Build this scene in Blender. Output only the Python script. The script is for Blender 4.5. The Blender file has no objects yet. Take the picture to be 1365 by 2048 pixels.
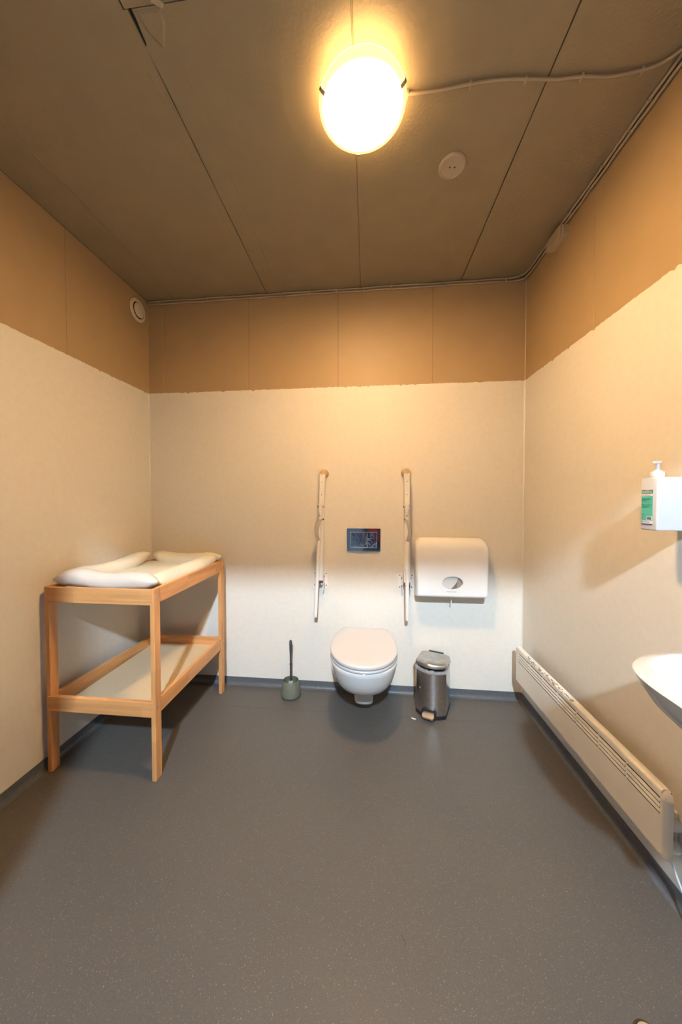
import bpy, bmesh, math, random
from mathutils import Vector, Matrix
random.seed(7)
S = bpy.context.scene
COL = S.collection
PI = math.pi

# ------------------------------------------------------------------ camera
FPX = 668.4555
cam = bpy.data.cameras.new('camera')
camo = bpy.data.objects.new('camera', cam)
COL.objects.link(camo)
cam.sensor_fit = 'VERTICAL'
cam.sensor_height = 36.0
cam.sensor_width = 24.0
cam.lens = FPX / 2048 * 36.0
cam.shift_x = (682.5 - 665.88) / 2048
cam.shift_y = (1013.22 - 1024) / 2048
cam.clip_start = 0.02
YAW, PITCH, ROLL = 0.1032, -0.0228, -0.0012
cy_, sy_ = math.cos(YAW), math.sin(YAW)
f0 = Vector((-sy_, cy_, 0)); r0 = Vector((cy_, sy_, 0)); u0 = Vector((0, 0, 1))
f1 = f0 * math.cos(PITCH) + u0 * math.sin(PITCH)
u1 = u0 * math.cos(PITCH) - f0 * math.sin(PITCH)
r2 = r0 * math.cos(ROLL) + u1 * math.sin(ROLL)
u2 = u1 * math.cos(ROLL) - r0 * math.sin(ROLL)
m = Matrix((r2, u2, -f1)).transposed().to_4x4()
m.translation = Vector((0, 0, 1.2667))
camo.matrix_world = m
S.camera = camo

# ------------------------------------------------------------------ world, light, exposure
S.view_settings.view_transform = 'Standard'
S.view_settings.look = 'None'
S.view_settings.gamma = 1.0
S.view_settings.use_curve_mapping = False
S.view_settings.exposure = 0.16
w = bpy.data.worlds.new('world')
S.world = w
w.use_nodes = True
w.node_tree.nodes['Background'].inputs[0].default_value = (0.50, 0.72, 1.0, 1)
w.node_tree.nodes['Background'].inputs[1].default_value = 0.22

def area_light(name, loc, target, size, power, color, shape='DISK'):
    l = bpy.data.lights.new(name, 'AREA')
    l.shape = shape; l.size = size; l.energy = power; l.color = color
    o = bpy.data.objects.new(name, l)
    COL.objects.link(o)
    o.location = loc
    o.rotation_euler = (Vector(target) - Vector(loc)).to_track_quat('-Z', 'Y').to_euler()
    return o
# cool lamp over the outside of the open doorway behind the camera
area_light('porch_light', (0.12, -2.00, 3.235), (0.05, 2.188, 0.45), 0.15, 245.0, (0.64, 0.82, 1.0))
LAMP_L = 400.0

# ------------------------------------------------------------------ helpers
D, XL, XR, HC, ZB = 2.188, -1.508, 0.968, 2.6256, 1.996
YF = -0.12          # inner face of the wall behind the camera

def thing(name, label=None, cat=None, loc=(0, 0, 0), group=None, kind=None):
    o = bpy.data.objects.new(name, None)
    COL.objects.link(o)
    o.empty_display_size = 0.05
    o.location = loc
    if label: o['label'] = label
    if cat: o['category'] = cat
    if group: o['group'] = group
    if kind: o['kind'] = kind
    return o

def base_of(o):
    while o.parent: o = o.parent
    return Vector(o.location)

def part(name, bm, mat, parent=None, smooth=False, label=None, origin=None, recalc=True):
    """bm is in world coordinates"""
    if recalc:
        bmesh.ops.recalc_face_normals(bm, faces=bm.faces)
    off = base_of(parent) if parent else Vector(origin or (0, 0, 0))
    bmesh.ops.translate(bm, verts=bm.verts, vec=-off)
    me = bpy.data.meshes.new(name)
    bm.to_mesh(me); bm.free()
    mats = mat if isinstance(mat, (list, tuple)) else [mat]
    for q in mats: me.materials.append(q)
    if smooth:
        me.polygons.foreach_set('use_smooth', [True] * len(me.polygons))
        if smooth is not True:
            try: me.set_sharp_from_angle(angle=math.radians(smooth))
            except Exception: pass
    o = bpy.data.objects.new(name, me)
    COL.objects.link(o)
    if parent: o.parent = parent
    else: o.location = off
    if label: o['label'] = label
    return o

def single(name, bm, mat, label, cat, origin, smooth=False, group=None):
    o = part(name, bm, mat, None, smooth, label, origin)
    o['category'] = cat
    if group: o['group'] = group
    return o

def box(bm, x0, x1, y0, y1, z0, z1, bev=0.0, seg=2, mi=0, M=None):
    vs = [bm.verts.new((x, y, z)) for z in (z0, z1) for y in (y0, y1) for x in (x0, x1)]
    fs = []
    for idx in ((0, 2, 3, 1), (4, 5, 7, 6), (0, 1, 5, 4), (2, 6, 7, 3), (0, 4, 6, 2), (1, 3, 7, 5)):
        f = bm.faces.new([vs[i] for i in idx]); f.material_index = mi; fs.append(f)
    if bev > 0:
        es = list({e for f in fs for e in f.edges})
        r = bmesh.ops.bevel(bm, geom=es, offset=bev, segments=seg, affect='EDGES', profile=0.5)
        vs = list({v for f in r['faces'] for v in f.verts} | {v for v in vs if v.is_valid})
        for f in r['faces']: f.material_index = mi
    if M is not None:
        vs = [v for v in vs if v.is_valid]
        allv = set(vs)
        for v in vs:
            for f in v.link_faces:
                for q in f.verts: allv.add(q)
        for v in allv: v.co = M @ v.co
    return bm

def nbox(*a, **k):
    return box(bmesh.new(), *a, **k)

def loft(bm, rings, cap0=True, cap1=True, mi=0, closed=True):
    R = [[bm.verts.new(p) for p in r] for r in rings]
    n = len(R[0])
    for a, b in zip(R, R[1:]):
        for i in range(n if closed else n - 1):
            j = (i + 1) % n
            try:
                f = bm.faces.new((a[i], a[j], b[j], b[i])); f.material_index = mi
            except ValueError: pass
    if cap0:
        f = bm.faces.new(R[0][::-1]); f.material_index = mi
    if cap1:
        f = bm.faces.new(R[-1]); f.material_index = mi
    return R

def lathe(bm, prof, c, axis='z', n=40, mi=0, cap0=True, cap1=True):
    """prof: list of (radius, height)"""
    c = Vector(c); rings = []
    for r, h in prof:
        ring = []
        for i in range(n):
            a = 2 * PI * i / n
            u, v = r * math.cos(a), r * math.sin(a)
            if axis == 'z': p = Vector((u, v, h))
            elif axis == 'x': p = Vector((h, u, v))
            else: p = Vector((u, h, v))
            ring.append(c + p)
        rings.append(ring)
    return loft(bm, rings, cap0, cap1, mi)

def smooth_path(pts, sub=6):
    P = [Vector(p) for p in pts]
    P = [P[0] * 2 - P[1]] + P + [P[-1] * 2 - P[-2]]
    out = []
    for i in range(1, len(P) - 2):
        for k in range(sub):
            t = k / sub
            a, b, c, d = P[i - 1], P[i], P[i + 1], P[i + 2]
            out.append(0.5 * ((2 * b) + (-a + c) * t + (2 * a - 5 * b + 4 * c - d) * t * t + (-a + 3 * b - 3 * c + d) * t ** 3))
    out.append(P[-2])
    return out

def tube(bm, path, rad, n=10, flat=1.0, mi=0):
    path = [Vector(p) for p in path]
    rings = []; up = None
    for i, p in enumerate(path):
        t = (path[min(i + 1, len(path) - 1)] - path[max(i - 1, 0)]).normalized()
        if up is None:
            up = Vector((0, 0, 1)) if abs(t.z) < .9 else Vector((0, 1, 0))
        s = t.cross(up).normalized(); up = s.cross(t).normalized()
        r = rad[i] if isinstance(rad, (list, tuple)) else rad
        rings.append([p + s * math.cos(2 * PI * k / n) * r + up * math.sin(2 * PI * k / n) * r * flat for k in range(n)])
    loft(bm, rings, True, True, mi)
    return bm

def strap(bm, path, w, th, wdir, mi=0):
    """rectangular section sweep, width along wdir"""
    path = [Vector(p) for p in path]; wd = Vector(wdir).normalized(); rings = []
    for i, p in enumerate(path):
        t = (path[min(i + 1, len(path) - 1)] - path[max(i - 1, 0)]).normalized()
        nn = t.cross(wd).normalized()
        rings.append([p + wd * w / 2 + nn * th / 2, p - wd * w / 2 + nn * th / 2, p - wd * w / 2 - nn * th / 2, p + wd * w / 2 - nn * th / 2])
    loft(bm, rings, True, True, mi)
    return bm

def rrect(cx, cy, hw, hh, r, n=6):
    pts = []
    for sx, sy, a0 in ((1, 1, 0), (-1, 1, 90), (-1, -1, 180), (1, -1, 270)):
        for k in range(n + 1):
            a = math.radians(a0 + 90 * k / n)
            pts.append((cx + sx * (hw - r) + r * math.cos(a), cy + sy * (hh - r) + r * math.sin(a)))
    return pts

# ------------------------------------------------------------------ materials
def mat(name, col, rough=0.5, metal=0.0, noise=0.0, nscale=20.0, bump=0.0, bscale=80.0, spec=0.5, coat=0.0, emit=None, es=0.0, detail=4.0):
    M = bpy.data.materials.new(name); M.use_nodes = True
    N = M.node_tree; b = N.nodes['Principled BSDF']
    b.inputs['Base Color'].default_value = (*col, 1)
    b.inputs['Roughness'].default_value = rough
    b.inputs['Metallic'].default_value = metal
    b.inputs['Specular IOR Level'].default_value = spec
    b.inputs['Coat Weight'].default_value = coat
    tc = N.nodes.new('ShaderNodeTexCoord')
    if noise > 0:
        t = N.nodes.new('ShaderNodeTexNoise'); t.inputs['Scale'].default_value = nscale; t.inputs['Detail'].default_value = detail
        N.links.new(tc.outputs['Object'], t.inputs['Vector'])
        mr = N.nodes.new('ShaderNodeMapRange')
        mr.inputs['From Min'].default_value = 0.3; mr.inputs['From Max'].default_value = 0.7
        mr.inputs['To Min'].default_value = 1 - noise; mr.inputs['To Max'].default_value = 1 + noise
        N.links.new(t.outputs['Fac'], mr.inputs['Value'])
        v = N.nodes.new('ShaderNodeVectorMath'); v.operation = 'SCALE'
        v.inputs[0].default_value = col
        N.links.new(mr.outputs['Result'], v.inputs['Scale'])
        N.links.new(v.outputs[0], b.inputs['Base Color'])
    if bump > 0:
        t2 = N.nodes.new('ShaderNodeTexNoise'); t2.inputs['Scale'].default_value = bscale; t2.inputs['Detail'].default_value = 3
        N.links.new(tc.outputs['Object'], t2.inputs['Vector'])
        bp = N.nodes.new('ShaderNodeBump'); bp.inputs['Strength'].default_value = bump; bp.inputs['Distance'].default_value = 0.002
        N.links.new(t2.outputs['Fac'], bp.inputs['Height'])
        N.links.new(bp.outputs[0], b.inputs['Normal'])
    if emit:
        b.inputs['Emission Color'].default_value = (*emit, 1)
        b.inputs['Emission Strength'].default_value = es
    return M

def wood(name, axis, col=(0.72, 0.345, 0.125)):
    M = bpy.data.materials.new(name); M.use_nodes = True
    N = M.node_tree; b = N.nodes['Principled BSDF']; L = N.links
    tc = N.nodes.new('ShaderNodeTexCoord')
    mp = N.nodes.new('ShaderNodeMapping'); sc = [60.0, 60.0, 60.0]; sc['xyz'.index(axis)] = 4.0
    mp.inputs['Scale'].default_value = sc
    L.new(tc.outputs['Object'], mp.inputs['Vector'])
    n1 = N.nodes.new('ShaderNodeTexNoise'); n1.inputs['Scale'].default_value = 1.0; n1.inputs['Detail'].default_value = 6; n1.inputs['Distortion'].default_value = 0.6
    L.new(mp.outputs[0], n1.inputs['Vector'])
    # glued staves: cells long along the grain, ~2.4 cm wide
    mp2 = N.nodes.new('ShaderNodeMapping'); s2 = [28.0, 28.0, 28.0]; s2['xyz'.index(axis)] = 3.1
    mp2.inputs['Scale'].default_value = s2; mp2.inputs['Location'].default_value = (0.37, 0.21, 0.45)
    L.new(tc.outputs['Object'], mp2.inputs['Vector'])
    fl = N.nodes.new('ShaderNodeVectorMath'); fl.operation = 'FLOOR'
    L.new(mp2.outputs[0], fl.inputs[0])
    wn = N.nodes.new('ShaderNodeTexWhiteNoise'); wn.noise_dimensions = '3D'
    L.new(fl.outputs[0], wn.inputs['Vector'])
    m1 = N.nodes.new('ShaderNodeMapRange'); m1.inputs['From Min'].default_value = .3; m1.inputs['From Max'].default_value = .7
    m1.inputs['To Min'].default_value = .86; m1.inputs['To Max'].default_value = 1.1
    L.new(n1.outputs['Fac'], m1.inputs['Value'])
    m2 = N.nodes.new('ShaderNodeMapRange'); m2.inputs['To Min'].default_value = .86; m2.inputs['To Max'].default_value = 1.1
    L.new(wn.outputs['Value'], m2.inputs['Value'])
    mu = N.nodes.new('ShaderNodeMath'); mu.operation = 'MULTIPLY'
    L.new(m1.outputs[0], mu.inputs[0]); L.new(m2.outputs[0], mu.inputs[1])
    v = N.nodes.new('ShaderNodeVectorMath'); v.operation = 'SCALE'; v.inputs[0].default_value = col
    L.new(mu.outputs[0], v.inputs['Scale']); L.new(v.outputs[0], b.inputs['Base Color'])
    b.inputs['Roughness'].default_value = 0.42
    return M

def floor_mat():
    M = bpy.data.materials.new('speckled_vinyl'); M.use_nodes = True
    N = M.node_tree; b = N.nodes['Principled BSDF']; L = N.links
    tc = N.nodes.new('ShaderNodeTexCoord')
    n0 = N.nodes.new('ShaderNodeTexNoise'); n0.inputs['Scale'].default_value = 2.2; n0.inputs['Detail'].default_value = 3
    L.new(tc.outputs['Object'], n0.inputs['Vector'])
    base = N.nodes.new('ShaderNodeMix'); base.data_type = 'RGBA'
    base.inputs['A'].default_value = (0.078, 0.074, 0.068, 1); base.inputs['B'].default_value = (0.101, 0.090, 0.078, 1)
    L.new(n0.outputs['Fac'], base.inputs['Factor'])
    prev = base.outputs['Result']
    for sc, thr, c, k in ((520, .22, (0.07, 0.07, 0.08), .55), (480, .12, (0.23, 0.215, 0.19), .4), (330, .035, (0.33, 0.305, 0.27), .5), (800, .3, (0.18, 0.17, 0.16), .4)):
        vo = N.nodes.new('ShaderNodeTexVoronoi'); vo.inputs['Scale'].default_value = sc
        L.new(tc.outputs['Object'], vo.inputs['Vector'])
        sp = N.nodes.new('ShaderNodeSeparateColor'); L.new(vo.outputs['Color'], sp.inputs[0])
        lt = N.nodes.new('ShaderNodeMath'); lt.operation = 'LESS_THAN'; lt.inputs[1].default_value = thr
        L.new(sp.outputs[0], lt.inputs[0])
        d = N.nodes.new('ShaderNodeMath'); d.operation = 'LESS_THAN'; d.inputs[1].default_value = .42
        L.new(vo.outputs['Distance'], d.inputs[0])
        mu = N.nodes.new('ShaderNodeMath'); mu.operation = 'MULTIPLY'
        L.new(lt.outputs[0], mu.inputs[0]); L.new(d.outputs[0], mu.inputs[1])
        mk = N.nodes.new('ShaderNodeMath'); mk.operation = 'MULTIPLY'; mk.inputs[1].default_value = k
        L.new(mu.outputs[0], mk.inputs[0])
        mx = N.nodes.new('ShaderNodeMix'); mx.data_type = 'RGBA'; mx.inputs['B'].default_value = (*c, 1)
        L.new(mk.outputs[0], mx.inputs['Factor']); L.new(prev, mx.inputs['A'])
        prev = mx.outputs['Result']
    L.new(prev, b.inputs['Base Color'])
    b.inputs['Roughness'].default_value = 0.46
    n3 = N.nodes.new('ShaderNodeTexNoise'); n3.inputs['Scale'].default_value = 260
    L.new(tc.outputs['Object'], n3.inputs['Vector'])
    bp = N.nodes.new('ShaderNodeBump'); bp.inputs['Strength'].default_value = .12; bp.inputs['Distance'].default_value = .001
    L.new(n3.outputs['Fac'], bp.inputs['Height']); L.new(bp.outputs[0], b.inputs['Normal'])
    return M

def lamp_mat():
    """opal glass: brightest in the middle, dimmer and warmer at its rim"""
    M = bpy.data.materials.new('lit_opal_glass'); M.use_nodes = True
    N = M.node_tree; b = N.nodes['Principled BSDF']; L = N.links
    tc = N.nodes.new('ShaderNodeTexCoord')
    sp = N.nodes.new('ShaderNodeSeparateXYZ'); L.new(tc.outputs['Object'], sp.inputs[0])
    cb = N.nodes.new('ShaderNodeCombineXYZ'); L.new(sp.outputs[0], cb.inputs[0]); L.new(sp.outputs[1], cb.inputs[1])
    ln = N.nodes.new('ShaderNodeVectorMath'); ln.operation = 'LENGTH'; L.new(cb.outputs[0], ln.inputs[0])
    cr = N.nodes.new('ShaderNodeMapRange'); cr.interpolation_type = 'SMOOTHSTEP'
    cr.inputs['From Min'].default_value = .122; cr.inputs['From Max'].default_value = .137
    L.new(ln.outputs['Value'], cr.inputs['Value'])
    core = N.nodes.new('ShaderNodeMapRange'); core.interpolation_type = 'SMOOTHSTEP'
    core.inputs['From Min'].default_value = .070; core.inputs['From Max'].default_value = .118
    core.inputs['To Min'].default_value = LAMP_L; core.inputs['To Max'].default_value = 22.0
    L.new(ln.outputs['Value'], core.inputs['Value'])
    ramp = N.nodes.new('ShaderNodeMix'); ramp.data_type = 'RGBA'
    ramp.inputs['A'].default_value = (1.0, .625, .285, 1); ramp.inputs['B'].default_value = (1.0, .68, .27, 1)
    L.new(cr.outputs[0], ramp.inputs['Factor'])
    st = N.nodes.new('ShaderNodeMapRange'); L.new(core.outputs[0], st.inputs['To Min']); st.inputs['To Max'].default_value = 1.15
    pw = N.nodes.new('ShaderNodeMath'); pw.operation = 'POWER'; pw.inputs[1].default_value = .45
    L.new(cr.outputs[0], pw.inputs[0]); L.new(pw.outputs[0], st.inputs['Value'])
    b.inputs['Base Color'].default_value = (.8, .75, .65, 1)
    L.new(ramp.outputs['Result'], b.inputs['Emission Color']); L.new(st.outputs[0], b.inputs['Emission Strength'])
    return M

WALL = mat('beige_wall_vinyl', (0.79, 0.735, 0.645), .55, noise=.022, nscale=38, bump=.10, bscale=260, detail=6)
TAUPE = mat('ochre_paint', (0.44, 0.305, 0.158), .5, noise=.02, nscale=9, bump=.08, bscale=240)
CEIL = mat('taupe_ceiling_paint', (0.300, 0.240, 0.142), .45, noise=.04, nscale=7, bump=.42, bscale=95)
DARK = mat('dark_gap', (0.02, 0.016, 0.012), .9)
BEAD = mat('corner_sealant', (0.80, 0.745, 0.66), .4)
BEADT = mat('painted_sealant', (0.60, 0.46, 0.29), .4)
FLOOR = floor_mat()
SKIRT = mat('grey_vinyl_upstand', (0.105, 0.112, 0.122), .38, noise=.12, nscale=60)
WELD = mat('seam_weld', (0.10, 0.095, 0.09), .5)
WX, WY, WZ = wood('beech_along_x', 'x'), wood('beech_along_y', 'y'), wood('beech_along_z', 'z')
BOARD = mat('pale_fibreboard', (0.64, 0.50, 0.32), .6, noise=.05, nscale=120)
VINYL = mat('cream_vinyl', (0.80, 0.73, 0.57), .42, bump=.15, bscale=18)
VINYL_LIT = mat('cream_vinyl_cool_lit', (0.68, 0.61, 0.53), .42, bump=.15, bscale=18)  # near bolster's copy of the cream vinyl, cool light tinted into its colour
PORC = mat('white_porcelain', (0.70, 0.685, 0.665), .10, spec=.6, coat=.3)
SEATM = mat('white_seat_plastic', (0.64, 0.60, 0.575), .25)
CHROME = mat('polished_chrome', (0.62, 0.68, 0.74), .06, 1.0)
STEEL = mat('brushed_steel', (0.66, 0.61, 0.57), .24, 1.0, noise=.10, nscale=50)
STEELL = mat('worn_steel_lid', (0.60, 0.54, 0.48), .38, 1.0, noise=.15, nscale=30)
BLACK = mat('black_plastic', (0.018, 0.018, 0.019), .45)
WHITE = mat('white_plastic', (0.83, 0.80, 0.765), .3)
RAILW = mat('white_coated_steel', (0.84, 0.79, 0.73), .28)
BEIGEP = mat('beige_rubber', (0.60, 0.44, 0.26), .55)
GREYB = mat('grey_beige_handle', (0.50, 0.46, 0.39), .5)
SCREW = mat('dark_screw', (0.10, 0.08, 0.07), .4, .6)
BOLTM = mat('zinc_bolt', (0.62, 0.62, 0.58), .3, 1.0)
GREEN = mat('olive_grey_plastic', (0.155, 0.165, 0.12), .5, noise=.05, nscale=40)
HANDLE = mat('dark_grey_plastic', (0.055, 0.055, 0.055), .4)
BRIS = mat('pale_bristles', (0.35, 0.36, 0.28), .8)
HEAT = mat('cream_heater_enamel', (0.80, 0.745, 0.655), .33)
HEATD = mat('heater_inside', (0.14, 0.085, 0.045), .8)
CABLE = mat('painted_cable', (0.44, 0.345, 0.215), .42)
CABLEW = mat('white_cable', (0.75, 0.74, 0.74), .4)
PAPER = mat('tissue_paper', (0.82, 0.79, 0.75), .9)
CARD = mat('cardboard_core', (0.45, 0.36, 0.28), .9)

# ------------------------------------------------------------------ structure
def rough_edge(x0, x1, z, amp, step=.011, seed=1):
    rnd = random.Random(seed); pts = []; x = x0
    while x < x1:
        k = rnd.random()
        dz = rnd.uniform(-amp, amp) * .35
        if k > .93: dz -= rnd.uniform(.3, 1) * amp * 1.8
        pts.append((x, z + dz)); x += step * rnd.uniform(.6, 1.6)
    pts.append((x1, z))
    return pts

def sheet(bm, edge, zb, conv, th):
    """vinyl sheet: polyline top edge, conv(u, v, depth) -> world"""
    top = [bm.verts.new(conv(u, v, th)) for u, v in edge]
    bot = [bm.verts.new(conv(u, zb, th)) for u, v in edge]
    tb = [bm.verts.new(conv(u, v, 0)) for u, v in edge]
    for i in range(len(edge) - 1):
        bm.faces.new((bot[i], bot[i + 1], top[i + 1], top[i]))
        bm.faces.new((top[i], top[i + 1], tb[i + 1], tb[i]))

def wall(name, conv, u0, u1, joints, seed):
    """conv(u, z, depth into room)"""
    root = thing(name, kind='structure')
    root.location = conv(u0, 0, 0)
    bm = bmesh.new()
    a = [Vector(conv(u, z, -d)) for u in (u0, u1) for z in (0, HC) for d in (.004, .12)]
    lo = Vector([min(p[i] for p in a) for i in range(3)]); hi = Vector([max(p[i] for p in a) for i in range(3)])
    box(bm, lo.x, hi.x, lo.y, hi.y, lo.z, hi.z)
    part('wall_core', bm, DARK, root)
    js = [u0] + joints + [u1]
    for i in range(len(js) - 1):
        bm = bmesh.new(); g = .0006
        pa = Vector(conv(js[i] + (g if i else 0), ZB - .03, -.004)); pb = Vector(conv(js[i + 1] - (g if i < len(js) - 2 else 0), HC, 0))
        box(bm, min(pa.x, pb.x), max(pa.x, pb.x), min(pa.y, pb.y), max(pa.y, pb.y), pa.z, pb.z, bev=.0009, seg=1)
        part('wall_panel', bm, TAUPE, root)
    bm = bmesh.new()
    sheet(bm, rough_edge(u0, u1, ZB, .005, seed=seed), 0, conv, .0012)
    part('wall_covering', bm, WALL, root, recalc=False)
    return root

wall('wall_back', lambda u, z, d: (u, D - d, z), XL, XR, [-1.396, -.788, -.19, .41], 3)
wall('wall_left', lambda u, z, d: (XL + d, u, z), YF, D, [.355, .955, 1.555], 5)
wall('wall_right', lambda u, z, d: (XR - d, u, z), YF, D, [.364, .964, 1.564], 8)

# wall behind the camera with its open doorway
DX0, DX1, DZ = -.74, .69, 2.212
bm = bmesh.new()
box(bm, XL, DX0, YF - .12, YF, 0, HC)
box(bm, DX1, XR, YF - .12, YF, 0, HC)
box(bm, DX0, DX1, YF - .12, YF, DZ, HC)
o = part('wall_front', bm, mat('brown_front_wall', (.20, .15, .10), .6)); o['kind'] = 'structure'
fr = thing('door_1', kind='structure', loc=(0, YF - .06, 0))
part('door_jamb', nbox(DX0, DX0 + .03, YF - .125, YF + .01, 0, DZ, bev=.002), WHITE, fr)
part('door_jamb', nbox(DX1 - .03, DX1, YF - .125, YF + .01, 0, DZ, bev=.002), WHITE, fr)
part('door_head', nbox(DX0 + .03, DX1 - .03, YF - .125, YF + .01, DZ - .03, DZ, bev=.002), WHITE, fr)

# floor: vinyl with a welded seam, and pale ground added outside for the chrome to mirror
fl = thing('floor', kind='structure', loc=(0, 0, 0))
SEAM = 1.945
part('vinyl_sheet', nbox(XL - .1, XR + .1, YF - .12, SEAM - .0012, -.05, 0), FLOOR, fl)
part('vinyl_sheet', nbox(XL - .1, XR + .1, SEAM + .0012, D + .1, -.05, 0), FLOOR, fl)
part('seam_weld', nbox(XL, XR, SEAM - .0012, SEAM + .0012, -.01, -.0006), WELD, fl)
GND = mat('pale_ground_for_reflection', (.85, .86, .88), .8, noise=.2, nscale=6)
g = part('ground', nbox(-9, 9, -14, YF - .12, -.16, -.06), GND); g['kind'] = 'structure'
NAVY = mat('navy_for_reflection', (.012, .022, .05), .35)  # unseen navy wall added behind the camera for the flush plate to reflect
g = part('wall_for_reflection', nbox(-.10, 5.5, -4.3, -4.1, -.06, 2.6), NAVY)
part('red_reflection_card', nbox(.03, .27, -4.10, -4.08, .22, .52), mat('red_reflection_paint', (.75, .04, .03), .4, emit=None), g); g['kind'] = 'structure'  # unseen red panel added only to show as red in the flush plate

# coved upstand
def upstand(name, conv, u0, u1):
    prof = [(0.0016, .050), (.0040, .050), (.0042, .022), (.006, .013), (.011, .005), (.020, .0012), (.026, .0006), (0.0016, .0006)]
    bm = bmesh.new()
    loft(bm, [[conv(u, z, d) for d, z in prof] for u in (u0, u1)])
    o = part(name, bm, SKIRT, None, smooth=35); o['kind'] = 'structure'
upstand('baseboard_back', lambda u, z, d: (u, D - d, z), XL, XR)
upstand('baseboard_left', lambda u, z, d: (XL + d, u, z), YF, D)
upstand('baseboard_right', lambda u, z, d: (XR - d, u, z), YF, D)

# sealed corners
for i, (x, s) in enumerate(((XL, 1), (XR, -1))):
    bm = bmesh.new()
    pr = [(x + s * .001, D - .001), (x + s * .008, D - .001), (x + s * .005, D - .005), (x + s * .001, D - .008)]
    loft(bm, [[(a, b, z) for a, b in pr] for z in (.05, ZB)])
    o = part('trim_%d' % (i + 1), bm, BEAD); o['kind'] = 'structure'
    bm = bmesh.new()
    pr = [(x + s * .0, D), (x + s * .004, D), (x + s * .002, D - .002), (x + s * .0, D - .004)]
    loft(bm, [[(a, b, z) for a, b in pr] for z in (ZB, HC)])
    o = part('trim_%d' % (i + 3), bm, BEADT if i else TAUPE); o['kind'] = 'structure'

# ceiling of boards with open joints
ce = thing('ceiling', kind='structure', loc=(0, 1, HC))
part('ceiling_core', nbox(XL - .1, XR + .1, YF - .12, D + .1, HC + .008, HC + .12), DARK, ce)
def board(x0, x1, y0, y1, dz=0.0, tilt=0.0):
    b_ = bmesh.new()
    box(b_, x0, x1, y0, y1, HC, HC + .012, bev=.0015, seg=1)
    for v in b_.verts:
        v.co.z += -dz + tilt * (v.co.x - x0)
    part('ceiling_board', b_, CEIL, ce)
YJ = .895
board(XL, -1.3065, YF, D)
bm = bmesh.new()
st = [(-1.3045, YF), (-.6765, YF), (-.6765, YJ), (-.6645, YJ), (-.6645, D), (-1.3045, D)]
loft(bm, [[(x, y, HC) for x, y in st], [(x, y, HC + .012) for x, y in st]])
part('ceiling_board', bm, CEIL, ce)
board(-.6715, -.0465, YF, YJ - .003, .004)
# board with a ragged edge and a broken corner
bm = bmesh.new()
outl = [(-.652, YJ), (-.652, .915), (-.6555, .945), (-.657, .967), (-.6635, .9715), (-.6635, 1.0)]
rnd = random.Random(4)
yy = 1.0
while yy < D - .03:
    yy += rnd.uniform(.015, .05); outl.append((-.6605 + rnd.uniform(-.0009, .0009), min(yy, D)))
outl += [(-.6605, D), (-.0475, D), (-.0475, YJ)]
lo_ = [(x, y, HC - .0015) for x, y in outl]; hi_ = [(x, y, HC + .01) for x, y in outl]
loft(bm, [lo_, hi_])
part('ceiling_board', bm, CEIL, ce)
board(-.0430, .578, YF, D); board(.5815, XR, YF, D)
# shallow feathered filler beside the joints and torn paper flaps at the broken corner
bm = bmesh.new()
loft(bm, [[(-.5745, y, HC - .0012), (-.5735, y, HC - .0024), (-.5720, y, HC - .0012)] for y in (1.0, 1.3, 1.65, 2.0)])
part('filler_ridge', bm, CEIL, ce)
bm = bmesh.new()
loft(bm, [[(-.699, y, HC + .0002), (-.698, y, HC - .001), (-.6965, y, HC + .0002)] for y in (1.0, 1.3, 1.75)])
part('filler_ridge', bm, CEIL, ce)
bm = bmesh.new()
tri = [(-.645, .898), (-.570, .900), (-.572, .925), (-.590, .955), (-.612, .985), (-.640, .940)]
loft(bm, [[(x, y, HC - .0020) for x, y in tri], [(-.608 + (x + .608) * .75, .925 + (y - .925) * .75, HC - .0042) for x, y in tri]])
part('lifted_paper', bm, CEIL, ce)
bm = bmesh.new()
fp = [(-.590, .886, HC - .004), (-.575, .893, HC - .007), (-.560, .895, HC - .015), (-.553, .889, HC - .012), (-.566, .880, HC - .006), (-.583, .878, HC - .003)]
loft(bm, [fp, [(x, y, z + .004) for x, y, z in fp]])
part('plaster_flake', bm, BEIGEP, ce)
bm = bmesh.new()
pth = [(-.0452, YF + k * .05, HC + .002 + .0012 * math.sin(k * 2.3)) for k in range(int((D - YF) / .05) + 1)]
tube(bm, pth, .0022, 5)
part('joint_filler', bm, CEIL, ce)

# ------------------------------------------------------------------ ceiling lamp
LX, LY = -.018, 1.1465
lamp = thing('ceiling_lamp', 'round opal glass ceiling lamp, lit, held by three metal clips', 'lamp', (LX, LY, HC))
bm = bmesh.new(); lathe(bm, [(.088, 0), (.088, -.018), (.082, -.022)], (LX, LY, HC), n=48)
part('mounting_plate', bm, WHITE, lamp, smooth=35)
bm = bmesh.new()
R = .1440
prof = []
for k in range(15):
    r = R * (k + .02) / 14.02
    prof.append((r, -.088 + .034 * (r / R) ** 3))
inner = [(r * .985, z + .0045) for r, z in prof]
lathe(bm, prof, (LX, LY, HC), n=64, cap0=True, cap1=False)
def oval(b_):
    for v in b_.verts: v.co.y = LY + (v.co.y - LY) * 1.07
oval(bm)
part('glass_shade', bm, lamp_mat(), lamp, smooth=50)
bm = bmesh.new(); lathe(bm, inner + [(R * .985, -.0500), (R, -.0535)], (LX, LY, HC), n=64, cap0=True, cap1=False)
oval(bm)
part('shade_lining', bm, mat('lit_glass_inside', (.8, .7, .5), .4, emit=(1.0, .62, .27), es=9.0), lamp, smooth=50)
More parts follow.
